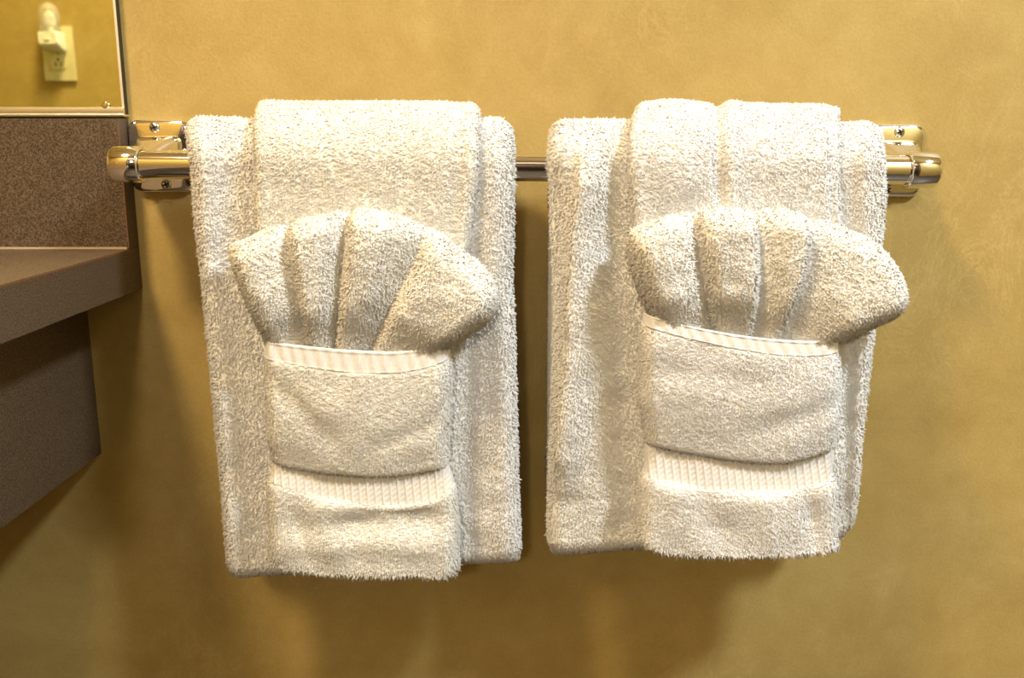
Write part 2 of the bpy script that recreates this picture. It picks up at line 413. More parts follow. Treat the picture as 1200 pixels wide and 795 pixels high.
# ------------------------------------------------------------------ towel bar
YB = -0.065; RB = 0.0107
bxl, bzl = (float(v) for v in unproj(131, 192.5, YB)); bxr, bzr = (float(v) for v in unproj(1098, 199.5, YB))
def bar_z(x): return bzl + (bzr - bzl) * (x - bxl) / (bxr - bxl)
tb = empty('towel_bar', (0.5 * (bxl + bxr), 0, 0.5 * (bzl + bzr)))
tag(tb, 'polished chrome towel bar with two end brackets screwed to the gold wall', 'towel bar')
ax = Vector((bxr - bxl, 0, bzr - bzl)).normalized()
L = math.hypot(bxr - bxl, bzr - bzl); CAP = 0.0235
lathe('bar_rod', [(CAP - .012, 0), (CAP - .012, RB), (L - CAP + .012, RB), (L - CAP + .012, 0)], (bxl, YB, bzl), ax, M['chrome'], tb, 64)
RC = 0.0136
def bracket(xe, ze, sgn, xp0, xp1, zp):
    # plate: rounded rectangle dish fixed to the wall (xp0..xp1), post rising to the socket
    pcx, hw = 0.5 * (xp0 + xp1), 0.5 * (xp1 - xp0)
    hh = 0.0295
    bm = bmesh.new()
    lay = [(-.0003, hw, hh, .0095), (-.0022, hw, hh, .0095), (-.0040, hw - .0006, hh - .0006, .0090), (-.0055, hw - .0020, hh - .0020, .0078),
           (-.0062, hw - .0040, hh - .0040, .0062), (-.0066, hw - .0100, hh - .0105, .0050), (-.0072, hw - .0125, hh - .0130, .0045)]
    bm_loft_y(bm, [(y, pcx, zp, a, b, r) for y, a, b, r in lay])
    pl = bm_obj('mounting_plate', bm, M['chrome'], tb, True)
    # flared neck from the plate to the socket
    bm = bmesh.new()
    cxm = xe + sgn * CAP * 0.58
    n = 9; lays = []
    for k in range(n):
        t = k / (n - 1); s = t * t * (3 - 2 * t)
        lays.append((-.0060 - (abs(YB) - .014) * t, pcx + (cxm - pcx) * s, zp + (ze - zp) * s, (hw - .0085) * (1 - s) + .0098 * s, .0165 * (1 - s) + .0095 * s, .006))
    bm_loft_y(bm, lays)
    bm_obj('bracket_post', bm, M['chrome'], tb, True)
    # socket with rounded closed end
    pr = [(0, 0), (0, RC - .0045), (.0006, RC - .0022), (.0018, RC - .0007), (.0036, RC), (CAP - .001, RC), (CAP - .0003, RC - .0004), (CAP, RC - .0012), (CAP, RB + .0004), (CAP - .006, RB + .0003)]
    lathe('end_socket', pr, (xe, YB, ze), ax * sgn, M['chrome'], tb, 56)
    # phillips screws on the lips of the plate
    for sx, sz in ((pcx - sgn * .003, zp + hh - .0066), (pcx + sgn * .003, zp - hh + .0066)):
        bm = bmesh.new()
        bm_lathe(bm, [(0, 0), (0, .0044), (.0010, .0043), (.0020, .0034), (.0025, .0018), (.0026, 0)], (sx, -.0056, sz), (0, -1, 0), 20)
        s_ = bm_obj('screw', bm, M['steel'], None, True); s_.location = (0, 0, 0)
        local(s_, tb); s_.parent = pl; s_.data.transform(Matrix.Identity(4))
        bm = bmesh.new()
        a = math.radians(20)
        for k in range(2):
            c = Vector((math.cos(a + k * math.pi / 2), 0, math.sin(a + k * math.pi / 2))); e = Vector((-c.z, 0, c.x))
            q = [Vector((sx, 0, sz)) + c * i * .0027 + e * j * .0006 for i, j in ((-1,-1),(1,-1),(1,1),(-1,1))]
            f0 = [bm.verts.new((p.x, -.0078, p.z)) for p in q]; f1 = [bm.verts.new((p.x, -.00845, p.z)) for p in q]
            bm.faces.new(f1); bm.faces.new(f0)
            for i in range(4): bm.faces.new((f0[i], f0[(i+1) % 4], f1[(i+1) % 4], f1[i]))
        c_ = bm_obj('screw_slot', bm, M['dark'], None); local(c_, tb); c_.parent = pl
for nm, xe, ze, sg, a, b in (('l', bxl, bzl, 1, 152, 228), ('r', bxr, bzr, -1, 1008, 1083)):
    bracket(xe, ze, sg, float(unproj(a, 182, -.003)[0]), float(unproj(b, 182, -.003)[0]), float(unproj(600, 183 if sg > 0 else 188.5, -.003)[1]))

# ------------------------------------------------------------------ terry cloth
def interp(tab, y):
    t = np.asarray(tab, float); return np.interp(y, t[:, 0], t[:, 1])
def smooth_interp(tab, y, k=7):
    """piecewise-linear table sampled with a small moving average, so outlines stay round"""
    t = np.asarray(tab, float); span = (t[-1, 0] - t[0, 0]) * 0.02
    acc = 0
    for d in np.linspace(-1, 1, k): acc = acc + np.interp(np.asarray(y) + d * span, t[:, 0], t[:, 1])
    return acc / k
def vnoise(x, z, seed, scale):
    """smooth 2-D value noise, -1..1"""
    g = np.random.default_rng(seed).random((64, 64)) * 2 - 1
    x = np.asarray(x) * scale + 1000.3; z = np.asarray(z) * scale + 1000.7
    i = np.floor(x).astype(int); j = np.floor(z).astype(int); fx = x - i; fz = z - j
    fx = fx * fx * (3 - 2 * fx); fz = fz * fz * (3 - 2 * fz)
    a = g[i % 64, j % 64]; b = g[(i+1) % 64, j % 64]; c = g[i % 64, (j+1) % 64]; d = g[(i+1) % 64, (j+1) % 64]
    return (a * (1-fx) + b * fx) * (1-fz) + (c * (1-fx) + d * fx) * fz
def relief(px, py, lines):
    """sum of soft ridges (+) and creases (-): polyline in x for a row, or in y for a column"""
    h = np.zeros_like(px)
    for kind, tab, wl, wr, amp in lines:
        t = np.asarray(tab, float)
        if kind == 'v':                                   # near-vertical line: x as a function of y
            c = np.interp(py, t[:, 1], t[:, 0]); d = px - c
            fade = np.clip((py - t[0, 1] + 25) / 50, 0, 1) * np.clip((t[-1, 1] - py + 25) / 50, 0, 1)
        else:
            c = np.interp(px, t[:, 0], t[:, 1]); d = py - c
            fade = np.clip((px - t[0, 0] + 20) / 40, 0, 1) * np.clip((t[-1, 0] - px + 20) / 40, 0, 1)
        wd = np.where(d < 0, wl, wr)
        h += amp * fade * np.exp(-(d / wd) ** 2)
    return h
def grid_faces(nr, nc, off=0, flip=False):
    i, j = np.meshgrid(np.arange(nr - 1), np.arange(nc - 1), indexing='ij')
    a = (i * nc + j).ravel() + off
    q = np.stack([a, a + 1, a + nc + 1, a + nc], 1)
    return q[:, ::-1] if flip else q
def grid_normals(P, sign):
    du = np.gradient(P, axis=1); dv = np.gradient(P, axis=0)
    n = np.cross(du, dv) * sign
    return n / np.maximum(np.linalg.norm(n, axis=2, keepdims=True), 1e-12)

OWN = 0.13
def tufts(P, sign, dens, length, rad, seed, weight=None, lean=(0, -0.15, -0.45), jitter=0.55, len_map=None):
    """little bent three-sided cotton loops rooted on a surface grid; returns verts, tris"""
    rng = np.random.default_rng(seed)
    N = grid_normals(P, sign)
    A, B, C, D = P[:-1, :-1], P[:-1, 1:], P[1:, 1:], P[1:, :-1]
    area = 0.5 * np.linalg.norm(np.cross(C - A, D - B), axis=2)
    wgt = area * dens
    if weight is not None: wgt = wgt * 0.5 * (weight[:-1, :-1] + weight[1:, 1:])
    cnt = rng.poisson(wgt).ravel()
    idx = np.repeat(np.arange(cnt.size), cnt); n = idx.size
    nc = P.shape[1] - 1
    i, j = idx // nc, idx % nc
    u, v = rng.random(n)[:, None], rng.random(n)[:, None]
    pos = (P[i, j] * (1-u) + P[i, j+1] * u) * (1-v) + (P[i+1, j] * (1-u) + P[i+1, j+1] * u) * v
    nor = (N[i, j] * (1-u) + N[i, j+1] * u) * (1-v) + (N[i+1, j] * (1-u) + N[i+1, j+1] * u) * v
    nor /= np.linalg.norm(nor, axis=1, keepdims=True) + 1e-12
    # loops lie in neighbouring drifts: a slow noise turns their lean
    cl = np.stack([vnoise(pos[:, 0], pos[:, 2], seed + 5, 160), vnoise(pos[:, 0] + 3, pos[:, 1], seed + 6, 120), vnoise(pos[:, 0], pos[:, 2] + 5, seed + 7, 160)], 1)
    d1 = nor + np.asarray(lean) * 0.6 + cl * 0.40 + rng.normal(size=(n, 3)) * jitter * 0.5
    d1 /= np.linalg.norm(d1, axis=1, keepdims=True)
    bad = (d1 * nor).sum(1) < 0.35
    d1[bad] = d1[bad] * 0.5 + nor[bad]; d1 /= np.linalg.norm(d1, axis=1, keepdims=True)
    d2 = d1 + np.asarray(lean) * 1.1 + rng.normal(size=(n, 3)) * jitter * 0.8
    d2 /= np.linalg.norm(d2, axis=1, keepdims=True)
    ln = length * (0.65 + 0.7 * rng.random(n)) * np.where(rng.random(n) < 0.12, 1.4, 1.0)
    if len_map is not None: ln = ln * len_map[i, j]
    ln = ln[:, None]
    e1 = np.cross(d1, rng.normal(size=(n, 3))); e1 /= np.linalg.norm(e1, axis=1, keepdims=True) + 1e-12
    e2 = np.cross(d1, e1)
    r = rad * (0.75 + 0.5 * rng.random(n))[:, None]
    V = np.empty((n, 7, 3))
    base = pos - nor * 0.0004
    for k in range(3):
        a = 2 * math.pi * k / 3; o = e1 * math.cos(a) + e2 * math.sin(a)
        V[:, k] = base + o * r
        V[:, 3 + k] = pos + d1 * ln * 0.55 + o * r * 0.92
    V[:, 6] = pos + d1 * ln * 0.55 + d2 * ln * 0.45
    t = np.array([(0,1,4),(0,4,3),(1,2,5),(1,5,4),(2,0,3),(2,3,5),(3,4,6),(4,5,6),(5,3,6)])
    tr = (t[None] + (np.arange(n) * 7)[:, None, None]).reshape(-1, 3)
    # cotton scatters light inside the pile: loops shade mostly like the cloth they stand on
    own = np.zeros((n, 7, 3))
    for k in range(3):
        a = 2 * math.pi * k / 3; o = e1 * math.cos(a) + e2 * math.sin(a)
        own[:, k] = o; own[:, 3 + k] = o + 0.3 * d1
    own[:, 6] = d2
    NN = nor[:, None, :] * (1 - OWN) + own * OWN
    NN /= np.linalg.norm(NN, axis=2, keepdims=True) + 1e-12
    return V.reshape(-1, 3), tr, NN.reshape(-1, 3)

def build_mesh(name, parts, mat, parent):
    """parts: list of (verts Nx3, faces MxK); K is 3 or 4"""
    vs, loops, starts = [], [], []
    off = 0; lo = 0; custom = [q for q in parts if len(q) == 3]
    nrm = [q[2] if len(q) == 3 else np.zeros_like(q[0]) for q in parts]
    for q in parts:
        v, f = q[0], q[1]
        vs.append(v); loops.append((f + off).ravel())
        starts.append(lo + np.arange(f.shape[0]) * f.shape[1]); lo += f.size; off += v.shape[0]
    v = np.concatenate(vs).astype(np.float32); l = np.concatenate(loops).astype(np.int32); s = np.concatenate(starts).astype(np.int32)
    pl = np.array(parent.location, np.float32) if parent is not None else 0
    me = bpy.data.meshes.new(name)
    me.vertices.add(len(v)); me.vertices.foreach_set('co', (v - pl).ravel())
    me.loops.add(len(l)); me.loops.foreach_set('vertex_index', l)
    me.polygons.add(len(s)); me.polygons.foreach_set('loop_start', s)
    me.update(calc_edges=True)
    o = link(name, me, mat, parent, True)
    if custom: me.normals_split_custom_set_from_vertices(np.concatenate(nrm).astype(np.float32))
    return o

def edge_round(d, r):
    q = np.clip(1 - d / r, 0, 1); return np.sqrt(np.maximum(1 - q * q, 0))

def drape(name, label, cat, group, mat, left, right, bottom, r_in, r_out, lines, seed, pile, back_drop, nu=110, nf=170, rough=0.0012, top_lines=()):
    """a folded towel hung over the bar: thick inverted U with rounded edges"""
    yf = YB - r_out
    ymid = -0.5 * (r_in + r_out); th = 0.5 * (r_out - r_in)
    u = 0.5 - 0.5 * np.cos(np.linspace(0, math.pi, nu)) if False else np.linspace(0, 1, nu)
    u = u + 0.08 * np.sin(2 * math.pi * u) * -0.9 / (2 * math.pi) * 2       # closer columns near both edges
    u = (u - u[0]) / (u[-1] - u[0])
    # front rows in pixels, bottom to bar height
    zc_px = 195.0
    rows = np.concatenate([np.array([0, .003, .007, .012, .018, .025]), np.linspace(0.033, 1, nf)])
    xm = 0.5 * (left[0][1] + right[0][1])
    py0 = np.array([0.0])
    U, R = np.meshgrid(u, rows)
    pxg = interp(left, 600 + 0 * R) * (1 - U) + interp(right, 600 + 0 * R) * U
    bot = interp(bottom, pxg)
    pyg = bot + (zc_px - bot) * R
    for _ in range(2):
        pxg = smooth_interp(left, pyg) * (1 - U) + smooth_interp(right, pyg) * U
        bot = interp(bottom, pxg); pyg = bot + (zc_px - bot) * R
    X, Z = unproj(pxg, pyg, yf)
    zc_row = bar_z(X[-1]); Z = Z + (zc_row - Z[-1])[None, :] * R ** 3
    # arc over the bar and back leg
    na, nb = 34, 40
    phi = np.linspace(0, math.pi, na + 1)[1:]
    Xa = np.repeat(X[-1:], na, 0)
    tb_ = np.linspace(0, 1, nb + 1)[1:]
    # the arc narrows or widens by the rows above the bar in the tables
    pyt = proj(X[-1], YB - 0 * X[-1], Z[-1] + r_out)[1]
    for k, p in enumerate(phi):
        yq = 195.0 - (195.0 - 120.0) * min(1.0, math.sin(min(p, math.pi / 2)))
        xl = smooth_interp(left, np.array([yq]))[0]; xr = smooth_interp(right, np.array([yq]))[0]
        yp = YB - r_out * math.cos(p) if p < math.pi / 2 else YB
        Xa[k] = unproj(xl * (1 - u) + xr * u, 195.0, yp)[0]
    Xb = np.repeat(Xa[-1:], nb, 0)
    Xall = np.concatenate([X, Xa, Xb])
    nrow = Xall.shape[0]
    cenY = np.full(Xall.shape, YB); cenZ = np.repeat(zc_row[None], nrow, 0)
    ny = np.zeros_like(Xall); nz = np.zeros_like(Xall)
    nfr = rows.size
    ny[:nfr] = -1
    ny[nfr:nfr + na] = -np.cos(phi)[:, None]; nz[nfr:nfr + na] = np.sin(phi)[:, None]
    ny[nfr + na:] = 1
    cenZ[:nfr] = Z
    cenZ[nfr + na:] = zc_row[None] - tb_[:, None] * back_drop
    # rounding towards the borders
    wdt = Xall[:, -1:] - Xall[:, :1]
    eu = edge_round(np.minimum(u[None] * wdt, (1 - u[None]) * wdt), th * 1.15)
    run = np.zeros_like(Xall)
    run[:nfr] = Z - Z[:1]; run[nfr:] = 1
    run[nfr + na:] = ((1 - tb_) * back_drop)[:, None]
    ev = edge_round(np.maximum(run, 0), th * 1.15)
    e = eu * ev
    pxp, pyp = proj(Xall, cenY + ny * r_out, cenZ + nz * r_out)
    h = relief(pxp, pyp, lines)
    h[nfr + na // 2:] *= np.clip(1 - (np.arange(nrow - nfr - na // 2) / 8.0), 0, 1)[:, None]
    h += rough * vnoise(Xall, cenZ + nz * .03, seed, 22) + 0.5 * rough * vnoise(Xall, cenZ + nz * .03, seed + 1, 60)
    ro = -ymid + th * e + h * np.clip(e * 1.4, 0, 1)
    ri = -ymid - th * e
    if True:
        O = np.stack([Xall, cenY + ny * ro, cenZ + nz * ro], 2)
        I = np.stack([Xall, cenY + ny * ri, cenZ + nz * ri], 2)
    nc = Xall.shape[1]
    root = empty(name, (float(Xall.mean()), YB, float(cenZ[0].mean())))
    tag(root, label, cat, group)
    parts = [(O.reshape(-1, 3), grid_faces(nrow, nc)), (I.reshape(-1, 3), grid_faces(nrow, nc, flip=True))]
    wt = np.ones_like(Xall)
    wt[nfr + na // 2 + 4:] = 0.35; wt[nfr + na + 6:] = 0.12
    tv = tufts(O, 1.0, pile['dens'], pile['len'], pile['rad'], seed + 20, weight=wt * pile.get('mask', lambda a, b: 1.0)(pxp, pyp))
    parts.append(tv)
    build_mesh('towel_body', parts, mat, root)
    return root

BAR_IN = RB + 0.0004
R1 = 0.0342; R2 = 0.0468
Y_HAND = YB - R2                     # front face of the hand towels

GB, GH, GW = 'folded bath towels on the bar', 'hand towels folded into pockets', 'washcloths fanned in the pockets'
PILE_BATH = dict(dens=6.0e5, len=0.0022, rad=0.00066)
PILE_HAND = dict(dens=7.4e5, len=0.0017, rad=0.00057)

def cover(x0, x1, y0, y1):
    """fewer loops where another towel lies over this one"""
    return lambda px, py: np.where((px > x0) & (px < x1) & (py > y0) & (py < y1), 0.12, 1.0)

# left pair
drape('bath_towel', 'white bath towel hung nearest the mirror, behind the cream hand towel', 'towel', GB, M['bath_l'],
      left=[(120, 222), (150, 218), (175, 218), (250, 223), (320, 231), (420, 241), (530, 251), (610, 259), (668, 263), (676, 265), (684, 272)],
      right=[(120, 600), (150, 603), (250, 602), (330, 600), (380, 603), (470, 605), (560, 607), (648, 611), (656, 610), (664, 605)],
      bottom=[(210, 680), (265, 682), (320, 678), (430, 672), (535, 666), (612, 663)], r_in=BAR_IN, r_out=R1,
      lines=[('v', [(270, 170), (262, 300), (280, 420), (292, 560), (300, 680)], 18, 18, -0.0026),
             ('v', [(240, 170), (245, 320), (262, 480), (275, 680)], 10, 14, 0.0025),
             ('v', [(578, 150), (575, 300), (590, 420), (592, 660)], 12, 12, 0.002),
             ('v', [(556, 300), (548, 420), (552, 660)], 14, 12, -0.003)],
      seed=11, pile=dict(PILE_BATH, mask=cover(325, 520, 150, 660)), back_drop=0.30)
drape('hand_towel_left', '', 'towel', GH, M['hand_l'],
      left=[(110, 312), (122, 304), (140, 299), (165, 297), (250, 297), (290, 299), (400, 309), (560, 316), (640, 320)],
      right=[(110, 560), (130, 562), (200, 560), (290, 548), (350, 540), (400, 526), (560, 523), (640, 523)],
      bottom=[(290, 655), (560, 655)], r_in=R1 + .0006, r_out=R2,
      lines=[('v', [(540, 120), (536, 200), (530, 300)], 9, 9, -0.0012)],
      seed=31, pile=dict(PILE_HAND, mask=cover(290, 560, 300, 700)), back_drop=0.20, rough=0.0007)
# right pair
drape('bath_towel', 'white bath towel hung farthest from the mirror, with a deep fold down its left side', 'towel', GB, M['bath_r'],
      left=[(120, 645), (150, 643), (200, 644), (260, 646), (320, 649), (400, 650), (440, 649), (520, 645), (600, 643), (640, 642), (648, 644), (657, 652)],
      right=[(120, 1030), (140, 1036), (175, 1042), (220, 1044), (280, 1040), (400, 1029), (480, 1019), (540, 1012), (600, 1008), (618, 1006), (630, 998), (640, 988)],
      bottom=[(640, 656), (745, 648), (900, 642), (985, 638), (1010, 634)], r_in=BAR_IN, r_out=R1,
      lines=[('v', [(682, 190), (672, 260), (667, 330), (664, 400), (656, 480), (648, 560)], 5, 30, 0.0095),
             ('v', [(655, 210), (652, 300), (650, 420)], 10, 7, -0.004),
             ('v', [(716, 170), (722, 280), (728, 420), (734, 640)], 18, 24, -0.0042),
             ('v', [(1010, 150), (1012, 300), (1004, 600)], 9, 10, 0.003),
             ('v', [(994, 300), (994, 420), (992, 640)], 8, 9, -0.003)],
      seed=51, pile=dict(PILE_BATH, mask=cover(765, 975, 150, 640)), back_drop=0.29)
drape('hand_towel_right', '', 'towel', GH, M['hand_r'],
      left=[(100, 756), (115, 746), (135, 738), (165, 735), (200, 737), (250, 741), (300, 744), (370, 757), (540, 760), (640, 760)],
      right=[(100, 974), (125, 980), (160, 983), (200, 985), (260, 989), (320, 990), (400, 984), (560, 976), (640, 974)],
      bottom=[(740, 632), (990, 632)], r_in=R1 + .0006, r_out=R2,
      lines=[('v', [(838, 90), (840, 160), (843, 250)], 6, 8, -0.0035), ('v', [(856, 90), (858, 160), (858, 250)], 10, 12, 0.002),
             ('v', [(975, 100), (976, 200), (978, 280)], 6, 6, -0.0025), ('v', [(785, 90), (790, 160), (792, 240)], 30, 30, 0.003)],
      seed=71, pile=dict(PILE_HAND, mask=cover(745, 985, 300, 700)), back_drop=0.20, rough=0.0009)

ht_l = bpy.data.objects['hand_towel_left']; ht_r = bpy.data.objects['hand_towel_right']
ht_l.name = 'hand_towel'; ht_r.name = 'hand_towel.001'
ht_l['label'] = 'cream hand towel folded up into a pocket, hung nearest the mirror'
ht_r['label'] = 'bright white hand towel folded up into a pocket, hung farthest from the mirror'

# ------------------------------------------------------------------ pockets of the hand towels
def pocket(root, mats, left, right, top, hemb, band_t, band_b, bottom, dents, seed, nu=120):
    y0 = Y_HAND - 0.0045             # plane the pocket lies against (clear of the pile behind)
    u = np.linspace(0, 1, nu); u = u - 0.10 * np.sin(2 * math.pi * u) / (2 * math.pi) * 1.6
    def rows_between(ca, cb, ts):
        U, Tt = np.meshgrid(u, ts)
        px = interp(left, 450 + 0 * U) * (1 - U) + interp(right, 450 + 0 * U) * U
        for _ in range(3):
            py = interp(ca, px) * (1 - Tt) + interp(cb, px) * Tt
            px = smooth_interp(left, py) * (1 - U) + smooth_interp(right, py) * U
        return px, py, U, Tt
    def place(px, py, h, U, wrap, emin=0.0):
        X, Z = unproj(px, py, y0 - 0.010)
        wd = X[:, -1:] - X[:, :1]
        d = np.minimum(U * wd, (1 - U) * wd)
        e = edge_round(d, wrap)
        return np.stack([X, y0 - h * (emin + (1 - emin) * e), Z], 2)
    W = 0.011
    H_HEM, H_BAND = 0.0178, 0.0112
    belly = lambda U: 0.68 + 0.32 * np.sin(np.pi * np.clip(U, 0, 1)) ** 0.7
    # hem -------------------------------------------------------------
    ts = np.linspace(0, 1, 22)
    px, py, U, Tt = rows_between(top, hemb, ts)
    h = H_HEM * belly(U) + 0.0012 * Tt + 0.0007 * np.sin(px * 0.42 + 2 * vnoise(px, py * 0, seed, 0.05)) * np.clip(4 * Tt * (1 - Tt), 0, 1)
    h = h + 0.0005 * np.exp(-((Tt - 0.06) / 0.06) ** 2) + 0.0002 * np.exp(-((Tt - 0.97) / 0.04) ** 2)
    P = place(px, py, h, U, W * 0.6)
    # rolled upper edge and a lining that dips behind the hem
    roll = []
    for dy, dz in ((.0035, -.012), (.0032, -.004), (.0028, -.0008), (.0016, .0005), (.0006, .0003)):
        q = P[0].copy(); q[:, 1] = np.minimum(q[:, 1] + dy, y0 + .0005); q[:, 2] += dz; roll.append(q)
    P = np.concatenate([np.array(roll), P])
    hem = build_mesh('hem', [(P.reshape(-1, 3), grid_faces(*P.shape[:2], flip=True))], mats[1], root)
    hem['label'] = 'flat white woven hem along the pocket top'
    # pile section above the band -------------------------------------
    ts = np.concatenate([np.linspace(0, 0.9, 60), np.linspace(0.915, 1, 14)])
    px, py, U, Tt = rows_between(hemb, band_t, ts)
    k = np.clip(Tt, 0, 1)
    h = belly(U) * (H_HEM + 0.0004 + 0.0022 * np.sin(np.pi * k) - 0.0030 * k ** 2)
    lip = np.clip((k - 0.92) / 0.08, 0, 1)
    h = h * (1 - lip ** 2) + (H_BAND * belly(U) - 0.001) * lip ** 2
    py2 = py + 7.0 * np.sin(np.pi * lip) * 0.6
    h = h + relief(px, py, dents) + 0.0010 * vnoise(px, py, seed + 1, 0.03)
    Pu = place(px, py2, h, U, W)
    Pu = np.concatenate([Pu[:1] + np.array([0, .003, .001]), Pu])
    lm = np.ones(Pu.shape[:2]); wgt = np.ones(Pu.shape[:2]); wgt[:3] = 0.25
    tu = tufts(Pu, -1.0, 9.0e5, 0.0015, 0.00053, seed + 2, weight=wgt, lean=(0, -.1, -.35), len_map=lm)
    # woven band --------------------------------------------------------
    ts = np.linspace(-0.15, 1.06, 60)
    nb = 330
    ub = np.linspace(0, 1, nb); usave = u; u = ub
    px, py, U, Tt = rows_between(band_t, band_b, ts)
    pitch_ = 9.0
    xs = px - 0.10 * (py - 540)
    ph = (xs / pitch_) % 1.0
    rib = np.exp(-((ph - 0.5) / 0.13) ** 2)
    zig = 0.5 + 0.5 * np.sin(2 * math.pi * (py / 6.0 + ph * 1.0))
    h = H_BAND * belly(U) + 0.0004 + 0.0009 * rib + 0.00022 * zig * (1 - rib) + 0.0014 * np.clip(Tt, 0, 1) ** 2
    h = h + 0.0012 * vnoise(px, py, seed + 3, 0.025)
    Pb = place(px, py, h, U, W * 0.8)
    band = build_mesh('woven_band', [(Pb.reshape(-1, 3), grid_faces(*Pb.shape[:2], flip=True))], mats[1], root)
    band['label'] = 'ribbed white woven band across the pocket'
    u = usave
    # pile section below the band, rolled under at the fold ---------------
    ts = np.concatenate([np.linspace(0, 0.12, 14), np.linspace(0.135, 0.86, 46), np.linspace(0.875, 1, 16)])
    px, py, U, Tt = rows_between(band_b, bottom, ts)
    k = Tt
    h = H_BAND * belly(U) + (0.0172 * belly(U) - H_BAND * belly(U)) * edge_round(k, 0.22)
    h = h * edge_round(1.0 - k, 0.07)
    h = h + (relief(px, py, dents) + 0.0012 * vnoise(px, py, seed + 4, 0.03)) * np.clip(8 * (1 - k), 0, 1) * np.clip(10 * k, 0, 1)
    Pl = place(px, py, h, U, W)
    up = Pl[-1].copy(); up[:, 1] = y0 + .001; up[:, 2] += .012
    Pl = np.concatenate([Pl, up[None]])
    lm = np.ones(Pl.shape[:2]); lm[-24:-7] = np.linspace(1.0, 2.3, 17)[:, None]
    wgt = np.ones(Pl.shape[:2]); wgt[-8:] = 0.1; wgt[-14:-8] = 1.3
    tl = tufts(Pl, -1.0, 8.6e5, 0.0016, 0.00053, seed + 6, weight=wgt, lean=(0, -.2, -.6), len_map=lm)
    pf = [(Pu.reshape(-1, 3), grid_faces(*Pu.shape[:2], flip=True)), tu, (Pl.reshape(-1, 3), grid_faces(*Pl.shape[:2], flip=True)), tl]
    build_mesh('pocket', pf, mats[0], root)

pocket(ht_l, (M['hand_l'], M['woven_l']),
       left=[(395, 309), (420, 307), (470, 309), (520, 311), (545, 317), (556, 316), (568, 310), (620, 312), (670, 314)],
       right=[(395, 525), (440, 529), (480, 527), (520, 525), (548, 524), (560, 529), (580, 534), (620, 537), (668, 537), (682, 531)],
       top=[(305, 399), (345, 403), (400, 408), (460, 411), (500, 408), (528, 402)],
       hemb=[(305, 418), (360, 427), (420, 434), (470, 434), (500, 429), (528, 420)],
       band_t=[(310, 540), (340, 548), (380, 553), (440, 557), (480, 555), (528, 548)],
       band_b=[(308, 562), (340, 570), (380, 582), (430, 588), (470, 590), (505, 586), (536, 568)],
       bottom=[(310, 664), (350, 672), (400, 675), (450, 677), (490, 676), (520, 681), (538, 678)],
       dents=[('h', [(400, 612), (470, 606), (520, 604)], 14, 20, -0.0048), ('v', [(345, 590), (362, 640)], 16, 20, -0.0025),
              ('h', [(310, 440), (345, 466), (380, 500)], 16, 22, -0.0019), ('h', [(440, 520), (500, 500), (530, 470)], 16, 14, -0.002),
              ('h', [(330, 640), (420, 632), (520, 640)], 18, 14, 0.0018)],
       seed=101)
pocket(ht_r, (M['hand_r'], M['woven_r']),
       left=[(365, 757), (400, 751), (430, 750), (470, 750), (515, 757), (550, 757), (570, 750), (620, 748), (636, 747), (645, 750), (655, 760)],
       right=[(365, 984), (400, 986), (440, 989), (490, 988), (525, 982), (560, 980), (575, 985), (655, 984)],
       top=[(750, 368), (780, 375), (820, 384), (860, 391), (900, 396), (940, 399), (965, 399), (990, 395)],
       hemb=[(750, 380), (800, 393), (850, 404), (900, 412), (940, 415), (965, 414), (990, 409)],
       band_t=[(752, 520), (790, 528), (840, 536), (890, 541), (920, 541), (950, 535), (988, 523)],
       band_b=[(748, 555), (780, 564), (830, 571), (880, 574), (920, 573), (955, 567), (988, 555)],
       bottom=[(744, 634), (758, 645), (780, 651), (840, 653), (900, 652), (985, 648)],
       dents=[('v', [(945, 580), (950, 620)], 9, 10, -0.0035), ('v', [(830, 590), (850, 640)], 22, 24, -0.003),
              ('h', [(770, 430), (830, 440), (900, 450)], 16, 18, -0.002), ('h', [(880, 500), (930, 490), (985, 470)], 16, 16, -0.0022),
              ('v', [(896, 580), (900, 650)], 14, 14, 0.0018)],
       seed=201)

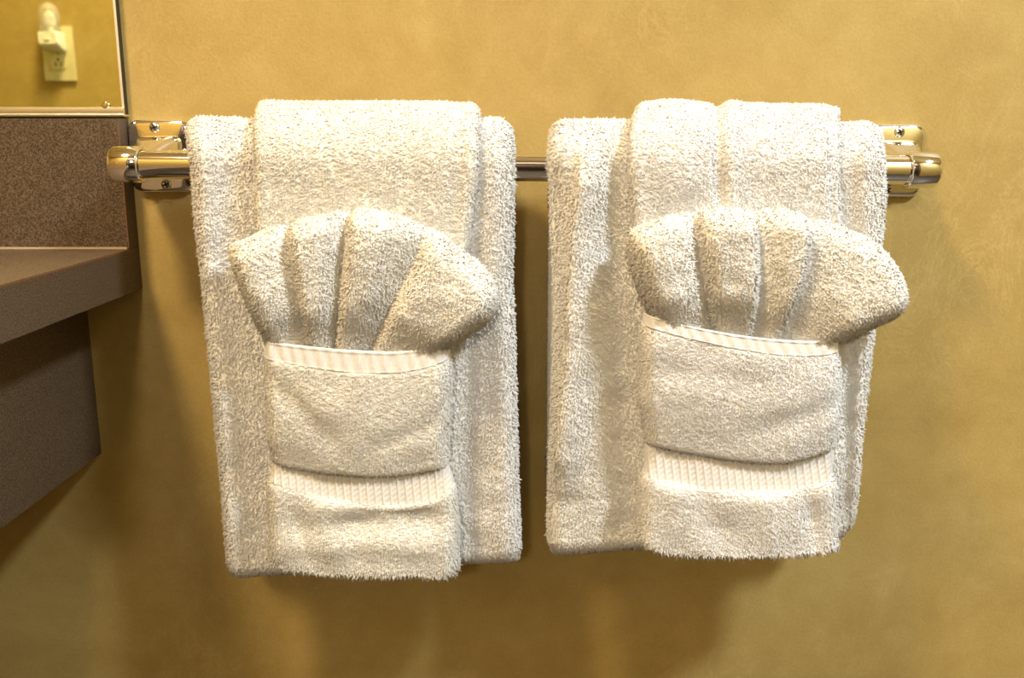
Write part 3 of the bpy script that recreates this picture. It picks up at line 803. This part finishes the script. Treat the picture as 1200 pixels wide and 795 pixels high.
# ------------------------------------------------------------------ fanned washcloths
def fan(name, label, mat, bounds, tops, prof, seed, amp=(0.0125, 0.0170)):
    """bounds: lines (bottom, middle, top) between pleats; tops: outline points inside each pleat; prof: relief shape per pleat"""
    yb = Y_HAND - 0.0040
    nseg = len(bounds) - 1; ns = 64; nr = 96
    r = np.concatenate([np.linspace(0, 0.9, nr), np.linspace(0.908, 1, 20)])
    def bline(b, r):
        p0, p1, p2 = [np.array(q, float) for q in b]
        c = 2 * p1 - 0.5 * (p0 + p2)                       # quadratic through the middle point
        return (1-r)[:, None]**2 * p0 + (2*r*(1-r))[:, None] * c + (r**2)[:, None] * p2
    PX, PY, S, H = [], [], [], []
    for k in range(nseg):
        s = np.linspace(0, 1, ns)
        A, B = bline(bounds[k], r), bline(bounds[k + 1], r)
        top = [np.array(bounds[k][2], float)] + [np.array(t, float) for t in tops[k]] + [np.array(bounds[k + 1][2], float)]
        top = np.array(top); L = np.concatenate([[0], np.cumsum(np.linalg.norm(np.diff(top, axis=0), axis=1))]); L /= L[-1]
        # outline position, slightly rounded at its corners
        tx = sum(np.interp(np.clip(s + d, 0, 1), L, top[:, 0]) for d in np.linspace(-.03, .03, 5)) / 5
        ty = sum(np.interp(np.clip(s + d, 0, 1), L, top[:, 1]) for d in np.linspace(-.03, .03, 5)) / 5
        tx[0], ty[0], tx[-1], ty[-1] = top[0, 0], top[0, 1], top[-1, 0], top[-1, 1]
        cx = tx - (top[0, 0] * (1-s) + top[-1, 0] * s); cy = ty - (top[0, 1] * (1-s) + top[-1, 1] * s)
        rr = r[:, None] ** 1.6
        px = A[:, :1] * (1-s) + B[:, :1] * s + cx * rr; py = A[:, 1:] * (1-s) + B[:, 1:] * s + cy * rr
        sl = slice(0, ns) if k == nseg - 1 else slice(0, ns - 1)
        PX.append(px[:, sl]); PY.append(py[:, sl])
        pr = np.array(prof[k], float)
        hh = sum(np.interp(np.clip(s + d, 0, 1), pr[:, 0], pr[:, 1]) for d in np.linspace(-.035, .035, 5)) / 5
        H.append(np.repeat(hh[None, sl], len(r), 0)); S.append(np.repeat((k + s[sl])[None] / nseg, len(r), 0))
    PX, PY, H, S = (np.concatenate(q, 1) for q in (PX, PY, H, S))
    Rr = np.repeat(r[:, None], PX.shape[1], 1)
    # rounding by distance (in pixels) from the outline
    dist_top = np.hypot(PX - PX[-1:], PY - PY[-1:])
    dl = np.hypot(PX - PX[:, :1], PY - PY[:, :1]); dr = np.hypot(PX - PX[:, -1:], PY - PY[:, -1:])
    e = edge_round(dist_top, 24.0) * edge_round(dl, 27.0) * edge_round(dr, 26.0)
    a = amp[0] * (1 - Rr) + amp[1] * Rr
    base = 0.0045 + 0.005 * np.sin(np.pi * np.clip(Rr, 0, 1))
    depth = (base + a * H + 0.0008 * vnoise(PX, PY, seed, 0.05)) * e
    q = np.clip((Rr - 0.06) / 0.34, 0, 1)
    depth = depth * (0.74 + 0.26 * q * q * (3 - 2 * q))                       # thinner where it is tucked behind the hem
    X, Z = unproj(PX, PY, yb - 0.012)
    Fp = np.stack([X, yb - depth, Z], 2); Bp = np.stack([X, np.full_like(X, yb), Z], 2)
    tv = tufts(Fp, 1.0, 7.4e5, 0.0025, 0.00062, seed + 1, lean=(0, -.1, -.25), jitter=0.6)
    n1, n2 = X.shape
    o = build_mesh(name, [(Fp.reshape(-1, 3), grid_faces(n1, n2, flip=False)), (Bp[::3, ::3].reshape(-1, 3), grid_faces(*Bp[::3, ::3].shape[:2], flip=True)), tv], mat, None)
    return tag(o, label, 'washcloth', GW)

STEP = [(0, 0.15), (0.06, 0.75), (0.2, 1.0), (0.5, 0.92), (0.8, 0.5), (1.0, 0.05)]      # sharp rise on the left, long fall to the right
fan('washcloth', 'ivory washcloth fanned into pleats, tucked in the cream hand towel', M['wash_l'],
    bounds=[((316, 420), (286, 354), (264, 293)), ((366, 424), (350, 338), (336, 268)), ((391, 426), (402, 335), (408, 252)),
            ((425, 426), (466, 346), (502, 272)), ((508, 420), (550, 394), (573, 374))],
    tops=[[(275, 287), (300, 277), (322, 267)], [(350, 260), (375, 256), (398, 249)], [(420, 246), (445, 251), (478, 261)],
          [(520, 279), (535, 294), (558, 309), (574, 326), (582, 345), (581, 362)]],
    prof=[[(0, .7), (.2, .95), (.45, .85), (.75, .5), (1, 0.05)], STEP, STEP,
          [(0, .1), (.07, .65), (.18, .85), (.45, .95), (.75, 1.05), (1, .9)]], seed=301)
fan('washcloth', 'ivory washcloth fanned into pleats, tucked in the bright white hand towel', M['wash_r'],
    bounds=[((780, 402), (750, 339), (738, 285)), ((842, 404), (824, 320), (817, 254)), ((878, 410), (886, 330), (884, 252)),
            ((906, 414), (937, 328), (951, 260)), ((968, 412), (1018, 388), (1050, 372))],
    tops=[[(741, 272), (765, 263), (800, 253)], [(830, 249), (850, 247), (870, 249)], [(900, 249), (925, 250), (940, 254)],
          [(975, 265), (1005, 274), (1030, 287), (1047, 305), (1060, 328), (1064, 346), (1060, 362)]],
    prof=[[(0, .6), (.25, 1.0), (.5, .95), (.8, .6), (1, 0.05)], [(0, .1), (.08, .7), (.25, 1.0), (.6, 1.05), (.88, 1.0), (.97, .7), (1, .3)],
          [(0, .2), (.3, .55), (.6, .9), (.85, 1.0), (.95, .8), (1, .2)], [(0, .1), (.15, .35), (.35, .6), (.6, .95), (.8, 1.1), (1, .9)]], seed=401)

# ------------------------------------------------------------------ outlet and night light on the opposite wall (seen in the mirror)
YV = -ROOM_Y0 - 2 * MT                # mirrored distance of that wall
def mir(px, py):
    x, z = unproj(px, py, YV); return float(x), float(z)
ox, oz = mir(69.5, 63)
ol = empty('wall_outlet', (ox, ROOM_Y0, oz)); tag(ol, 'ivory duplex outlet plate reflected in the mirror', 'outlet')
bm = bmesh.new(); bm_box(bm, ox - .0335, ox + .0335, ROOM_Y0 + .0003, ROOM_Y0 + .0065, oz - .057, oz + .057)
bm_obj('cover_plate', bm, M['ivory'], ol, True, 0.003)
for s in (1, -1):
    bm = bmesh.new(); bm_loft_y(bm, [(ROOM_Y0 + .0064, ox, oz + s * .0195, .0168, .0142, .009), (ROOM_Y0 + .0085, ox, oz + s * .0195, .0165, .0139, .009)])
    rc = bm_obj('receptacle', bm, M['ivory'], ol, True)
    if s == -1:
        for dx, dz, hw, hh in ((-.0062, .003, .0013, .0042), (.0062, .003, .0011, .0036), (0, -.0065, .0024, .0024)):
            bm = bmesh.new(); bm_box(bm, ox + dx - hw, ox + dx + hw, ROOM_Y0 + .0084, ROOM_Y0 + .0088, oz - .0195 - dz - hh, oz - .0195 - dz + hh)
            c_ = bm_obj('slot', bm, M['dark'], None); local(c_, ol); c_.parent = rc
lathe('plate_screw', [(0, 0), (0, .0032), (.0012, .0026), (.0015, 0)], (ox, ROOM_Y0 + .0064, oz), (0, 1, 0), M['steel'], ol, 16)
lathe('plate_screw', [(0, 0), (0, .0028), (.0010, .0022), (.0012, 0)], (ox, ROOM_Y0 + .0064, oz - .046), (0, 1, 0), M['ivory'], ol, 16)
nx, nz_ = ox, oz + .022
nl = empty('night_light', (nx, ROOM_Y0 + .009, nz_)); tag(nl, 'white plug-in night light with clear dome shade, reflected in the mirror', 'night light')
bm = bmesh.new()
bm_loft_y(bm, [(ROOM_Y0 + .0095, nx, nz_, .021, .019, .004), (ROOM_Y0 + .030, nx, nz_ + .002, .0225, .0185, .005), (ROOM_Y0 + .044, nx, nz_ + .005, .0215, .0150, .006), (ROOM_Y0 + .048, nx, nz_ + .006, .019, .012, .006)])
bm_obj('plug_body', bm, M['whiteplastic'], nl, True)
bm = bmesh.new(); bm_loft_y(bm, [(ROOM_Y0 + .0478, nx, nz_ + .004, .006, .0025, .001), (ROOM_Y0 + .050, nx, nz_ + .004, .0055, .0021, .001)])
bm_obj('switch', bm, M['frost'], nl, True)
lathe('clear_dome', [(.0, .0195), (.012, .0205), (.030, .0215), (.044, .0195), (.054, .013), (.058, .006), (.059, 0)], (nx, ROOM_Y0 + .030, nz_ + .0215), (0, 0, 1), M['glass'], nl, 32)
lathe('bulb', [(.0005, .006), (.008, .006), (.012, .010), (.024, .011), (.036, .008), (.042, 0)], (nx, ROOM_Y0 + .030, nz_ + .0215), (0, 0, 1), M['frost'], nl, 24)
